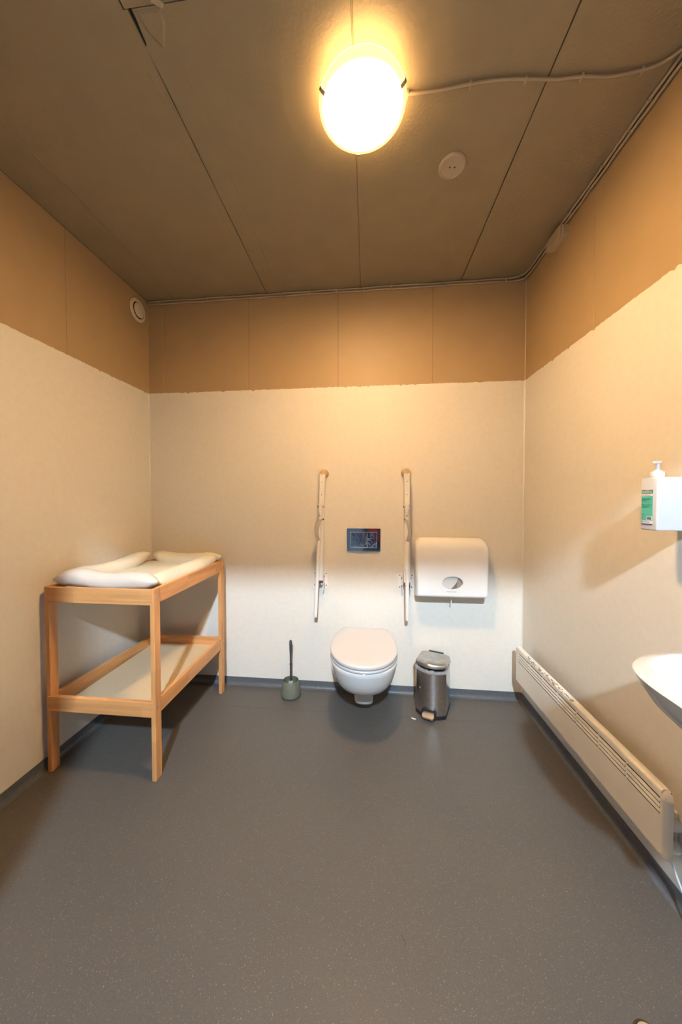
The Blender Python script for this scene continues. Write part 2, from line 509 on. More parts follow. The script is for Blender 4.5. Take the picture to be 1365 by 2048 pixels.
for a in (150, 30, 262):
    ca, sa = math.cos(math.radians(a)), math.sin(math.radians(a))
    a_ = {150: 148, 30: 31, 262: 264}[a]
    ca, sa = math.cos(math.radians(a_ + 180 if False else {148: 205, 31: 338, 264: 97}[a_])), math.sin(math.radians({148: 205, 31: 338, 264: 97}[a_]))
    d = Vector((ca, sa, 0)); t = Vector((-sa, ca, 0)); c = Vector((LX, LY, HC))
    bm = bmesh.new()
    path = [c + d * .080 + Vector((0, 0, -.030)), c + d * .130 + Vector((0, 0, -.040)), c + d * .1455 + Vector((0, 0, -.046)),
            c + d * .1472 + Vector((0, 0, -.054)), c + d * .1430 + Vector((0, 0, -.0610)), c + d * .131 + Vector((0, 0, -.0680))]
    strap(bm, path, .011, .002, t)
    oval(bm)
    part('clip', bm, STEELL, lamp)

# ------------------------------------------------------------------ cables
def clip_at(parent, p, along, up, w=.016, mat_=None):
    p = Vector(p); al = Vector(along).normalized(); up = Vector(up).normalized(); sd = al.cross(up)
    bm = bmesh.new()
    M = Matrix((sd, al, up)).transposed().to_4x4(); M.translation = p
    box(bm, -w / 2, w / 2, -.0045, .0045, -.0045, .0068, bev=.002, M=M)
    box(bm, w / 2 - .001, w / 2 + .006, -.003, .003, .0015, .0060, bev=.001, seg=1, M=M)
    part('clip', bm, mat_ or CABLE, parent)

rn = random.Random(11)
# lamp feed across the ceiling
c1 = thing('ceiling_cable', 'single painted cable clipped across the ceiling from lamp to right wall', 'cable', (.132, 1.165, HC))
pts = [(.10, 1.160, 2.619), (.132, 1.165, 2.616), (.23, 1.166, 2.616), (.333, 1.159, 2.616), (.42, 1.158, 2.617), (.507, 1.164, 2.616), (.60, 1.175, 2.617), (.682, 1.176, 2.616), (.775, 1.186, 2.617), (.862, 1.178, 2.616), (.91, 1.165, 2.616), (.945, 1.13, 2.614)]
bm = tube(bmesh.new(), smooth_path(pts), .0048, 10)
part('cable_sheath', bm, CABLE, c1, smooth=True)
for i in (1, 3, 5, 7, 9):
    clip_at(c1, Vector(pts[i]) + Vector((0, 0, .002)), (1, 0, 0), (0, 0, -1))
def edge_cable(nm, lab, off, seed):
    r_ = random.Random(seed); root = thing(nm, lab, 'cable', (0, D, HC))
    P = []; clips = []
    x = XL + .004; k = 0
    zoff = .0085 + off * .017
    while x < .86:
        P.append((x, D - .0075, HC - zoff + r_.uniform(-.0018, .0018))); clips.append((len(P) - 1, 0)) if k % 2 == 1 else None
        x += .087; k += 1
    # bend out of the corner onto the right hand edge
    if off == 0:
        P += [(.885, D - .010, HC - .0075), (.925, D - .026, HC - .0070), (.945, D - .060, HC - .0070), (.950, D - .11, HC - .0070)]
    else:
        P += [(.900, D - .0075, HC - .0255), (.945, D - .016, HC - .0215), (.957, D - .045, HC - .0200), (.9595, D - .10, HC - .0200)]
    xr, zr = ((.951, HC - .0070) if off == 0 else (.9605, HC - .0200))
    y = D - .17; k = 0
    while y > YF + .02:
        if off == 1 and 1.74 < y < 1.92: y = 1.735
        P.append((xr + r_.uniform(-.0012, .0012), y, zr + r_.uniform(-.0012, .0012)))
        if k % 3 == 1: clips.append((len(P) - 1, 1))
        y -= .075; k += 1
    bm = tube(bmesh.new(), smooth_path(P, 4), .0056, 8)
    part('cable_sheath', bm, CABLE, root, smooth=True)
    for i, s in clips:
        if s == 0: clip_at(root, P[i], (1, 0, 0), (0, -1, 0), .0135)
        else: clip_at(root, P[i], (0, 1, 0), (-1, 0, 0) if off else (0, 0, -1), .0135)
edge_cable('ceiling_edge_cable', 'upper of two painted cables running along the ceiling edge', 0, 21)
edge_cable('ceiling_edge_cable', 'lower of two painted cables, clipped to the wall just below the ceiling', 1, 22)
# junction box
jb = thing('junction_box', 'small painted junction box in the right wall and ceiling corner', 'junction box', (XR, 1.82, 2.575))
ring = lambda x, s: [(x, 1.818 + (a) * s, 2.572 + (b) * s) for a, b in rrect(0, 0, .066, .030, .016, 4)]
bm = bmesh.new(); loft(bm, [ring(XR, 1), ring(XR - .026, 1), ring(XR - .029, .96)]); part('box_body', bm, CABLE, jb, smooth=30)
bm = bmesh.new(); loft(bm, [ring(XR - .029, .93), ring(XR - .038, .93), ring(XR - .041, .86)]); part('box_lid', bm, CABLE, jb, smooth=30)
bm = bmesh.new(); lathe(bm, [(.008, 0), (.008, -.02), (.006, -.022)], (XR - .02, 1.895, 2.578), 'y', n=14)
for v in bm.verts: v.co.y = 1.895 + (1.895 - v.co.y) - .005
part('cable_gland', bm, CABLE, jb, smooth=30)

# ------------------------------------------------------------------ ceiling cover, wall vent
cv = thing('ceiling_outlet_cover', 'flat round blanking cover with two small holes beside the ceiling lamp', 'cover', (.343, 1.436, HC))
bm = bmesh.new(); lathe(bm, [(.054, 0), (.054, -.006), (.051, -.010), (.045, -.0115), (.044, -.0085), (.0, -.0085)][:5] + [(.001, -.0085)], (.343, 1.436, HC), n=48)
part('cover_disc', bm, mat('cover_paint', (.46, .375, .26), .4), cv, smooth=30)
for dx in (-.0095, .0095):
    bm = bmesh.new(); lathe(bm, [(.0032, -.008), (.0032, -.0092)], (.343 + dx, 1.436 + dx * .15, HC), n=12)
    part('screw_hole', bm, BLACK, cv)

VY, VZ = 2.082, 2.507
vt = thing('wall_vent', 'round cream air valve on the left wall below the ceiling', 'vent', (XL, VY, VZ))
VM = mat('cream_valve_enamel', (.80, .66, .46), .35)
bm = bmesh.new()
lathe(bm, [(.050, 0), (.072, 0), (.073, .004), (.069, .009), (.058, .012), (.052, .010), (.050, .002)], (XL + .001, VY, VZ), 'x', n=48, cap0=False, cap1=False)
part('valve_ring', bm, VM, vt, smooth=35)
bm = bmesh.new(); lathe(bm, [(.052, .0005), (.001, .0005)], (XL + .001, VY, VZ), 'x', n=32); part('valve_throat', bm, BLACK, vt)
bm = bmesh.new(); lathe(bm, [(.001, .022), (.025, .021), (.040, .018), (.0455, .0135), (.044, .010), (.012, .008), (.012, .001)], (XL + .001, VY, VZ), 'x', n=40, cap1=False)
part('valve_disc', bm, VM, vt, smooth=35)

# ------------------------------------------------------------------ changing table
TX, TY, TW, TL, TH = -1.476, 1.380, .537, .722, .866
tb = thing('changing_table', 'beech wood changing table with one lower shelf, standing against the left wall', 'table', (TX + TW / 2, TY + TL / 2, 0))
LT, LWY = .021, .043
TI = .041          # the wall side tapers in a little towards the far end
for x0 in (TX, TX + TW - LT):
    for y0 in (TY, TY + TL - LWY):
        if x0 == TX and y0 > TY: x0 = TX + TI
        part('leg', nbox(x0, x0 + LT, y0, y0 + LWY, 0, TH, bev=.0022), WZ, tb)
for zt, zb, bz in ((TH, .796, .815), (.359, .291, .308)):
    for y0 in (TY - .003, TY + TL - .017):
        part('end_rail', nbox(TX + .008 + (TI if y0 > TY else 0), TX + TW - .010, y0, y0 + .020, zb, zt - .001, bev=.0018), WX, tb)
    for x0 in (TX + .002, TX + TW - .023):
        b_ = nbox(x0, x0 + .019, TY + LWY + .0005, TY + TL - LWY - .0005, zb, zt, bev=.0018)
        if x0 < TX + .1:
            for v in b_.verts: v.co.x += TI * (v.co.y - TY) / TL
        part('side_rail', b_, WY, tb)
    part('shelf_board' if zt < .5 else 'top_board', nbox(TX + .021 + TI * .9, TX + TW - .023, TY + .017, TY + TL - .017, bz - .008, bz), BOARD, tb, label='pale fibreboard panel')
for y0 in (TY + .012, TY + TL - .012):
    for z0 in (.832, .336):
        bm = bmesh.new(); lathe(bm, [(.0055, 0), (.0055, .0012), (.0045, .002), (.0022, .002), (.0020, .0008), (.0005, .0008)], (TX + TW, y0, z0), 'x', n=18)
        part('bolt', bm, BOLTM, tb, smooth=30)

# changing mat: pad and four inflated side bolsters with pinched corners
mt = thing('changing_mat', 'cream inflatable changing mat with raised sides lying on the changing table', 'mat', (TX + TW / 2, TY + TL / 2, .815))
def bolster(path, ry, rz, lean, mt_, name='bolster', seed=1, n=20):
    """cushion: section half sizes ry (across) and rz (up) pinched at both ends"""
    rr = random.Random(seed); P = smooth_path(path, 8); rings = []; N_ = len(P)
    ph = [rr.uniform(0, 6) for _ in range(4)]
    for i, p in enumerate(P):
        t = i / (N_ - 1)
        e = (1 - abs(2 * t - 1) ** 5) ** .95 if 0 < t < 1 else .05
        e = max(e, .05)
        tg = (P[min(i + 1, N_ - 1)] - P[max(i - 1, 0)]).normalized()
        s = tg.cross(Vector((0, 0, 1))).normalized()
        ring_ = []
        for k in range(n):
            a = 2 * PI * k / n
            ca, sa = math.cos(a), math.sin(a)
            wr = 1 + .03 * math.sin(t * 40 + ph[0] + a) * math.sin(a * 2 + ph[1]) + .02 * math.sin(t * 95 + ph[2])
            hh = rz * (.10 + .90 * e) * wr
            ww = ry * (.22 + .78 * e) * wr
            q = p + s * (ca * ww + lean * sa * hh) + Vector((0, 0, sa * hh))
            ring_.append(q)
        rings.append(ring_)
    bm = bmesh.new(); loft(bm, rings)
    return part(name, bm, mt_, mt, smooth=60)
zc = .862
part('base_pad', nbox(TX + .05, TX + TW - .05, TY + .05, TY + TL - .05, .816, .866, bev=.012, seg=3), VINYL, mt, smooth=60)
bolster([(TX + .062, TY + .075, .905), (TX + .064, TY + .20, .876), (TX + .070, TY + .40, .878), (TX + .066, TY + TL - .08, .915)], .046, .050, .1, VINYL, seed=2)
bolster([(TX + TW - .050, TY + .055, .880), (TX + TW - .062, TY + .22, .868), (TX + TW - .062, TY + .45, .870), (TX + TW - .040, TY + TL - .035, .890)], .044, .044, -.1, VINYL, seed=3)
bolster([(TX + .004, TY + .050, .888), (TX + .12, TY + .060, .900), (TX + .27, TY + .062, .882), (TX + .42, TY + .060, .890), (TX + TW - .012, TY + .040, .890)], .044, .042, 0, VINYL_LIT, seed=4)
bolster([(TX + .085, TY + TL - .050, .906), (TX + .20, TY + TL - .055, .878), (TX + .36, TY + TL - .055, .872), (TX + TW - .002, TY + TL - .040, .896)], .040, .046, 0, VINYL, seed=5)

# ------------------------------------------------------------------ toilet
TXC = -.019
to = thing('toilet', 'white wall-hung toilet with its lid closed', 'toilet', (TXC, D, .08))
def dshape(hw, yf, yb, z, hwb=None, n=36, p=2.15, ymax=None, lift=0.0):
    """plan outline: rounded front at yf, widest at ymax, narrowing to hwb at back yb"""
    hwb = hw if hwb is None else hwb
    ymax = (yf + (yb - yf) * .48) if ymax is None else ymax
    pts = []
    for k in range(n + 1):
        a = PI * k / n            # right side -> front -> left side
        c, s = math.cos(a), math.sin(a)
        x = hw * math.copysign(abs(c) ** (2 / p), c); y = ymax - (ymax - yf) * abs(s) ** (2 / p)
        pts.append((TXC + x, y, z))
    m_ = 10
    for k in range(1, m_ + 1):
        t = k / m_; x = -(hw + (hwb - hw) * (1 - math.cos(t * PI / 2)) ** .9); pts.append((TXC + x, ymax + (yb - ymax) * math.sin(t * PI / 2), z))
    for k in range(m_, 0, -1):
        t = k / m_; x = (hw + (hwb - hw) * (1 - math.cos(t * PI / 2)) ** .9); pts.append((TXC + x, ymax + (yb - ymax) * math.sin(t * PI / 2), z))
    return pts
bm = bmesh.new()
B = [(.046, 1.915, .082, .044), (.051, 1.897, .087, .048), (.053, 1.885, .105, .050), (.056, 1.872, .165, .056), (.062, 1.850, .192, .062), (.080, 1.800, .207, .072),
     (.114, 1.738, .233, .084), (.142, 1.692, .264, .094), (.163, 1.660, .300, .101), (.176, 1.640, .340, .106), (.183, 1.627, .380, .108), (.186, 1.621, .402, .108), (.183, 1.624, .4065, .106), (.175, 1.634, .4075, .102)]
loft(bm, [dshape(hw, yf, D - .001, z, hb, p=2.2, ymax=max(1.86, yf + .03)) for hw, yf, z, hb in B])
part('bowl', bm, PORC, to, smooth=50)
def slab(z0, z1, hw, yf, yb, hb, dome=0.0, r=.006):
    bm = bmesh.new()
    sh = lambda d, z: dshape(hw - d, yf + d, yb - d, z, hb - d, p=2.12, ymax=1.862)
    rings = [sh(r, z0), sh(r * .2, z0 + r * .5), sh(0, z0 + r), sh(0, z1 - r), sh(r * .3, z1 - r * .3), sh(r * 1.1, z1), sh(r * 3.5, z1 + dome * .5), sh(r * 9, z1 + dome)]
    loft(bm, rings)
    return bm
part('seat', slab(.4095, .4235, .1845, 1.618, 2.115, .125, r=.004), SEATM, to, smooth=50)
part('lid', slab(.4260, .4480, .1855, 1.617, 2.125, .108, .004), SEATM, to, smooth=50)
for sx in (-.065, .065):
    bm = bmesh.new(); lathe(bm, [(.016, .404), (.016, .424), (.013, .426)], (TXC + sx, 2.145, 0), 'z', n=20)
    part('hinge', bm, SEATM, to, smooth=30)

# ------------------------------------------------------------------ flush plate
fx0, fx1, fz0, fz1 = -.131, .085, .926, 1.074
fp = thing('flush_plate', 'polished chrome dual flush plate on the wall above the toilet', 'flush plate', (-.023, D, 1.0))
bm = bmesh.new()
bx0, bx1, bz0, bz1, bs = fx0 + .021, fx1 - .022, fz0 + .022, fz1 - .022, fx0 + .021 + .108
Y1 = D - .011
for a in ((fx0, fx1, bz1, fz1), (fx0, fx1, fz0, bz0), (fx0, bx0, bz0, bz1), (bx1, fx1, bz0, bz1)):
    box(bm, a[0], a[1], Y1, D - .0012, a[2], a[3])
part('plate_frame', bm, CHROME, fp)
WR = bpy.data.materials.new('wrinkled_chrome_film'); WR.use_nodes = True
N = WR.node_tree; b = N.nodes['Principled BSDF']
b.inputs['Base Color'].default_value = (.50, .53, .58, 1); b.inputs['Metallic'].default_value = 1; b.inputs['Roughness'].default_value = .10
tc = N.nodes.new('ShaderNodeTexCoord'); nz = N.nodes.new('ShaderNodeTexNoise'); nz.inputs['Scale'].default_value = 14; nz.inputs['Distortion'].default_value = 1.5
N.links.new(tc.outputs['Object'], nz.inputs['Vector'])
bp = N.nodes.new('ShaderNodeBump'); bp.inputs['Strength'].default_value = .16; bp.inputs['Distance'].default_value = .01
N.links.new(nz.outputs['Fac'], bp.inputs['Height']); N.links.new(bp.outputs[0], b.inputs['Normal'])
FRL = mat('button_edge', (.75, .72, .62), .25, .6)
for x0, x1 in ((bx0, bs), (bs + .001, bx1)):
    b_ = part('flush_button', nbox(x0 + .002, x1 - .002, Y1 - .0035, D - .002, bz0 + .003, bz1 - .003, bev=.001, seg=1), WR, fp)
    bm = bmesh.new()
    for a in ((x0, x1, bz1 - .003, bz1), (x0, x1, bz0, bz0 + .003), (x0, x0 + .002, bz0, bz1), (x1 - .002, x1, bz0, bz1)):
        box(bm, a[0], a[1], Y1 - .0028, D - .003, a[2], a[3])
    part('button_edge', bm, FRL, b_)

# ------------------------------------------------------------------ folded grab rails
def grab_rail(x, lean, leg_lean, side, label, bl, bdx):
    g = 'folding grab rails either side of the toilet'
    gr = thing('grab_rail', label, 'grab rail', (x, D, .735), g)
    zp, ztop = .735, 1.425
    M = Matrix.Translation((x, 0, zp)) @ Matrix.Rotation(lean, 4, 'Y') @ Matrix.Translation((-x, 0, -zp))
    def add(name, bm, mt_, sm=False, par=None):
        for v in bm.verts: v.co = M @ v.co
        return part(name, bm, mt_, par or gr, smooth=sm)
    # brackets (fixed to the wall, not leaning)
    for s in (-1, 1):
        bm = bmesh.new()
        xo = x + bdx + s * .0355
        pl = [(xo + a, D - .0015, .735 + c) for a, c in rrect(0, 0, .0155, .055, .010, 4)]
        loft(bm, [pl, [(p[0], D - .006, p[2]) for p in pl]])
        xi = x + bdx + s * .0225
        fl_ = [(-.002, -.048), (-.002, .040), (-.035, .048), (-.052, .036), (-.060, -.02), (-.058, -.062), (-.035, -.056)]
        loft(bm, [[(xi, D + a, .735 + c) for a, c in fl_], [(xi + s * .004, D + a, .735 + c) for a, c in fl_]])
        br = part('bracket', bm, RAILW, gr, smooth=30)
        for zz in (.775, .697):
            bm = bmesh.new(); lathe(bm, [(.0038, -.006), (.0038, -.0078), (.002, -.008)], (xo + s * .003, D, zz), 'y', n=12)
            part('screw', bm, SCREW, br)
        for zz in (.763, .712):
            bm = bmesh.new(); lathe(bm, [(.0060, 0), (.0060, .004), (.0045, .0055)], (xi + s * .003, D - .038, zz), 'x', n=14)
            if s < 0:
                for v in bm.verts: v.co.x = 2 * (xi + s * .003) - v.co.x
            part('bolt', bm, SCREW, br)
    bm = tube(bmesh.new(), [(x - .022, D - .038, .712), (x + .022, D - .038, .712)], .010, 14)
    part('pivot_spring', bm, STEEL, gr, smooth=True)
    # arm tube
    w_, yb_, yf_ = .0375, D - .060, D - .088
    bm = bmesh.new()
    sec = rrect(x, (yb_ + yf_) / 2, w_ / 2, (yb_ - yf_) / 2, .008, 4)
    loft(bm, [[(a, c, zz) for a, c in sec] for zz in (.735 + .012, 1.18, ztop)])
    arm = add('arm', bm, RAILW, 40)
    for zz in (ztop - .005, ztop - .052, ztop - .132):
        bm = bmesh.new(); lathe(bm, [(.0026, .0004), (.0026, -.0006)], (x - .001, yf_, zz), 'y', n=10)
        add('rivet', bm, SCREW, par=arm)
    # hinge clevis on the front of the arm
    zh = 1.218
    bm = bmesh.new()
    for s in (-1, 1):
        box(bm, x - .004 + s * .0155 - .002, x - .004 + s * .0155 + .002, yf_ - .022, yf_ + .002, zh - .012, zh + .012, bev=.0015)
    box(bm, x - .019, x + .011, yf_ - .003, yf_ + .001, zh - .016, zh + .018, bev=.001)
    add('hinge', bm, RAILW)
    bm = tube(bmesh.new(), [(x - .026, yf_ - .012, zh), (x + .018, yf_ - .012, zh)], .0045, 10)
    add('hinge_pin', bm, SCREW, True)
    # leg hanging down
    yl = yf_ - .014; xl = x - .004
    ML = M @ Matrix.Translation((xl, 0, zh)) @ Matrix.Rotation(leg_lean, 4, 'Y') @ Matrix.Translation((-xl, 0, -zh))
    def addl(name, bm, mt_, sm=False, par=None):
        for v in bm.verts: v.co = ML @ v.co
        return part(name, bm, mt_, par or gr, smooth=sm)
    bm = bmesh.new()
    box(bm, xl - .011, xl + .011, yl - .010, yl + .010, zh - .032, zh + .012, bev=.003)
    addl('leg_fork', bm, RAILW, 30)
    bm = bmesh.new()
    lathe(bm, [(.0085, zh - .105), (.0085, zh - .034), (.0098, zh - .033), (.0098, zh - .030)], (xl, yl, 0), 'z', n=18)
    lathe(bm, [(.0085, .515), (.0112, .517), (.0112, zh - .101), (.0100, zh - .099)], (xl, yl, 0), 'z', n=18)
    leg = addl('leg', bm, RAILW, 40)
    bm = bmesh.new(); lathe(bm, [(.0045, .0002), (.0045, -.0005), (.003, -.0005), (.003, .0002)], (xl - .001, yl - .0085, zh - .055), 'y', n=14); addl('lock_ring', bm, SCREW, par=leg)
    # curved release handle
    hz0, hz1 = zh - .083, zh - .212
    s = side
    pth = smooth_path([(xl + (.006 * -s), yl - .004, hz0 + .004), (xl + s * .004, yl - .012, hz0 - .018), (xl + s * .0125, yl - .019, hz0 - .050), (xl + s * .0135, yl - .019, hz0 - .088), (xl + s * .004, yl - .010, hz1 + .006), (xl - s * .002, yl - .004, hz1)], 5)
    bm = bmesh.new()
    strap(bm, pth, .021, .008, (1, -.35 * s, 0))
    addl('release_handle', bm, GREYB, 50)
    bm = tube(bmesh.new(), [(x - s * .012, yf_ - .010, hz0 + .004), (x - s * .022, yf_ - .010, hz0 + .004)], .0045, 10)
    addl('handle_bolt', bm, SCREW, True)
    # wall bumper
    xb = (M @ Vector((x, 0, ztop + .015))).x
    bm = bmesh.new()
    lathe(bm, [(.0285, -.0015), (.0285, -.020), (.0260, -.040), (.0220, -.0465), (.012, -.049), (.001, -.0495)], (xb + bl, D, ztop + .006), 'y', n=32)
    side_w = 'left' if x < 0 else 'right'
    single('wall_bumper', bm, BEIGEP, 'round beige rubber wall bumper behind the top of the %s grab rail' % side_w, 'bumper', (xb, D, ztop + .01), smooth=50, group='rubber wall bumpers')
grab_rail(-.2985, .020, .030, -1, 'white folding grab rail left of the toilet, folded up with its leg hanging', .004, -.0095)
grab_rail(.2475, -.004, -.004, 1, 'white folding grab rail right of the toilet, beside the paper dispenser', .001, .0)

# ------------------------------------------------------------------ paper dispenser
pd = thing('paper_dispenser', 'white plastic toilet paper dispenser with an oval window on the back wall', 'dispenser', (.51, D, .84))
WH2 = mat('glossy_white_plastic', (.86, .835, .81), .12)
def pd_ring(d, x0, x1, z0, z1, r, n=7):
    return [(a, D - d, c) for a, c in rrect((x0 + x1) / 2, (z0 + z1) / 2, (x1 - x0) / 2, (z1 - z0) / 2, r, n)]
def pd_warp(co):
    # the back wall side bulges, top edge crowns slightly and front leans in toward the bottom
    x, y, z = co
    t = (z - .65) / .38; c = (x - .51) / .215
    z2 = z + (.010 * (1 - c * c) if t > .5 else 0) - .012 * c * 0
    x2 = x + .008 * c * math.sin(max(0, min(1, t)) * PI)
    return Vector((x2, y, z2))
bm = bmesh.new()
def pd_ring2(d, x0, x1, z0, z1, rt, rb, n=8):
    pts = []
    for sx, sz, a0, r in ((1, 1, 0, rt), (-1, 1, 90, rt), (-1, -1, 180, rb), (1, -1, 270, rb)):
        cx_ = (x1 - r) if sx > 0 else (x0 + r); cz_ = (z1 - r) if sz > 0 else (z0 + r)
        for k in range(n + 1):
            a = math.radians(a0 + 90 * k / n); pts.append((cx_ + r * math.cos(a), D - d, cz_ + r * math.sin(a)))
    return pts
rings = [pd_ring2(.0015, .303, .722, .648, 1.022, .040, .012), pd_ring2(.055, .300, .725, .655, 1.024, .044, .012), pd_ring2(.085, .301, .724, .662, 1.018, .048, .012), pd_ring2(.102, .303, .722, .668, 1.006, .050, .012),
         pd_ring2(.114, .307, .718, .672, .990, .050, .012), pd_ring2(.1195, .313, .712, .677, .972, .046, .012), pd_ring2(.1205, .322, .703, .684, .955, .040, .010)]
loft(bm, rings, cap1=False)
OX, OZ, OA, OB = .5125, .7585, .0600, .0400
# front face ring with oval opening
nfr = 64
outer = pd_ring(.1205, .330, .696, .686, .992, .036)
no = len(outer)
def ov(k, s, d): 
    a = 2 * PI * k / nfr
    return (OX + OA * s * math.cos(a), D - d, OZ + OB * s * math.sin(a))
bmesh.ops.remove_doubles(bm, verts=bm.verts, dist=1e-6)
ovv = [bm.verts.new(ov(k, 1, .1215)) for k in range(nfr)]
ovi = [bm.verts.new(ov(k, .96, .112)) for k in range(nfr)]
for k in range(nfr):
    bm.faces.new((ovv[k], ovv[(k + 1) % nfr], ovi[(k + 1) % nfr], ovi[k]))
oe = [bm.edges.get((ovv[k], ovv[(k + 1) % nfr])) for k in range(nfr)]
be = [e for e in bm.edges if e.is_boundary and e not in oe and not any(v in ovi for v in e.verts)]
bmesh.ops.triangle_fill(bm, edges=be + oe, use_beauty=True)
for v in bm.verts: v.co = pd_warp(v.co)
part('housing', bm, WH2, pd, smooth=38)
GL = bpy.data.materials.new('smoky_window'); GL.use_nodes = True
b = GL.node_tree.nodes['Principled BSDF']; b.inputs['Base Color'].default_value = (.70, .62, .55, 1); b.inputs['Alpha'].default_value = .12; b.inputs['Roughness'].default_value = .06
bm = bmesh.new(); loft(bm, [[ov(k, .965, .1135) for k in range(nfr)], [ov(k, .965, .1125) for k in range(nfr)]])
part('window', bm, GL, pd, label='clear oval window')
# lettering
def text(s, size, loc, rot, mt_, parent, name='lettering', sx=1.0, depth=.0003, align='CENTER'):
    cu = bpy.data.curves.new(name, 'FONT'); cu.body = s; cu.size = size; cu.extrude = depth; cu.align_x = align; cu.align_y = 'CENTER'; cu.resolution_u = 2
    ob = bpy.data.objects.new(name + '_tmp', cu); COL.objects.link(ob)
    dg = bpy.context.evaluated_depsgraph_get(); dg.update()
    me = bpy.data.meshes.new_from_object(ob.evaluated_get(dg))
    bpy.data.objects.remove(ob)
    mw = Matrix.Translation(Vector(loc) - base_of(parent)) @ rot.to_4x4() @ Matrix.Diagonal((sx, 1, 1, 1))
    me.transform(mw); me.materials.clear(); me.materials.append(mt_); me.name = name
    o_ = bpy.data.objects.new(name, me); COL.objects.link(o_); o_.parent = parent
    return o_
RB = Matrix(((1, 0, 0), (0, 0, -1), (0, 1, 0)))          # reads facing -y
GREYT = mat('grey_print', (.16, .15, .15), .5)
text('\u00a9 Kimberly-Clark', .0078, (.506, D - .1222, .7065), RB, GREYT, pd)
# roll inside
rl = thing('paper_roll', 'white paper roll inside the dispenser, its end hanging below', 'paper roll', (.50, D - .06, .66))
bm = bmesh.new()
lathe(bm, [(.040, -.050), (.120, -.050), (.120, .045), (.040, .045), (.040, -.050)], (.432, D - .058, .815), 'y', n=48, cap0=False, cap1=False)
part('paper', bm, PAPER, rl, smooth=35)
bm = bmesh.new()
strap(bm, [(.520, D - .050, .72), (.521, D - .050, .66), (.523, D - .052, .630), (.520, D - .050, .604)], .0065, .0012, (1, .3, 0))
part('loose_end', bm, PAPER, rl)
part('core_holder', nbox(.545, .600, D - .100, D - .045, .700, .86, bev=.012, seg=3), CARD, pd, smooth=35)
part('dispenser_back', nbox(.31, .715, D - .012, D - .0016, .69, 1.0), CARD, pd)

# ------------------------------------------------------------------ toilet brush and holder
bh = thing('brush_holder', 'olive grey plastic toilet brush holder on the floor left of the toilet', 'brush holder', (-.490, 2.092, 0))
bm = bmesh.new()
pr = [(.001, .001), (.058, .001), (.0625, .005), (.0635, .014), (.0615, .035), (.056, .070), (.0500, .100), (.0488, .1015), (.0472, .100), (.0525, .070), (.057, .035), (.056, .010), (.001, .008)]
lathe(bm, pr, (-.490, 2.092, 0), n=48)
part('pot', bm, GREEN, bh, smooth=45)
tbx, tby = -.491, 2.094
br = thing('toilet_brush', 'dark grey toilet brush standing upright in its holder', 'brush', (tbx, tby, .01))
bm = bmesh.new()
hz = [(.006, .075), (.006, .150), (.0055, .196), (.0085, .200), (.0085, .205), (.0055, .209), (.0060, .25), (.0080, .30), (.0095, .335), (.0088, .350), (.005, .358), (.001, .360)]
lathe(bm, hz, (tbx, tby, 0), n=18)
part('handle', bm, HANDLE, br, smooth=45)
bm = bmesh.new(); 
ho = []
for k in range(17):
    a = 2 * PI * k / 16; ho.append((tbx + .003 * math.cos(a), tby - .0098, .340 + .007 * math.sin(a)))
tube(bm, ho, .0010, 6); part('hanging_hole', bm, BOLTM, br)
bm = bmesh.new(); rr = random.Random(3)
for k in range(420):
    a = rr.uniform(0, 2 * PI); z = rr.uniform(.02, .082); r = rr.uniform(.026, .036) * (1 if z < .07 else .6)
    d = Vector((math.cos(a), math.sin(a), 0)); t = Vector((-math.sin(a), math.cos(a), 0)) * .0008
    p0 = Vector((tbx, tby, z)) + d * .004; p1 = Vector((tbx, tby, z + rr.uniform(-.004, .004))) + d * r
    v = [bm.verts.new(q) for q in (p0 - t, p0 + t, p1 + t, p1 - t)]; bm.faces.new(v)
bo = part('bristles', bm, BRIS, br, recalc=False); bo['kind'] = 'stuff'
bm = bmesh.new(); lathe(bm, [(.010, .078), (.016, .082), (.015, .088), (.007, .094)], (tbx, tby, 0), n=20); part('brush_collar', bm, BRIS, br, smooth=40)

# ------------------------------------------------------------------ pedal bin
BXC, BYC = .394, 2.040
MB = Matrix.Translation((BXC, BYC, 0)) @ Matrix.Rotation(math.radians(-22), 4, 'Z') @ Matrix.Diagonal((1, 1, .972, 1))
pb = thing('pedal_bin', 'small brushed steel pedal bin beside the toilet with its lid ajar', 'bin', (BXC, BYC, 0))
def bring(z, s=0.0, hw=.088, yf=-.108, yb=.098):
    """bow-fronted outline, s insets"""
    pts = []
    hw -= s; yb -= s; r = .028
    # back corners
    for k in range(7):
        a = math.radians(0 + 90 * k / 6); pts.append((hw - r + r * math.cos(a), yb - r + r * math.sin(a)))
    for k in range(7):
        a = math.radians(90 + 90 * k / 6); pts.append((-hw + r + r * math.cos(a), yb - r + r * math.sin(a)))
    # left front corner, bow, right front corner
    ysd = -.055 + s; cr = .026
    for k in range(5):
        a = math.radians(180 + 62 * k / 4); pts.append((-hw + cr + cr * math.cos(a), ysd + cr * math.sin(a) + .0))
    x0 = pts[-1][0]; y0 = pts[-1][1]
    for k in range(1, 14):
        t = k / 14; x = x0 * (1 - 2 * t); pts.append((x, y0 - ((-yf - s) + y0) * (1 - (2 * t - 1) ** 2)))
    for k in range(5):
        a = math.radians(298 + 62 * k / 4); pts.append((hw - cr + cr * math.cos(a), ysd + cr * math.sin(a)))
    return [MB @ Vector((x, y, z)) for x, y in pts]
bm = bmesh.new(); loft(bm, [bring(.001, .004), bring(.004, -.001), bring(.022, -.001), bring(.024, .003)])
part('base_ring', bm, BLACK, pb, smooth=40)
bm = bmesh.new(); loft(bm, [bring(.020, .0015), bring(.10, .001), bring(.268, .001), bring(.2695, .003)], cap1=False)
part('body', bm, STEEL, pb, smooth=40)
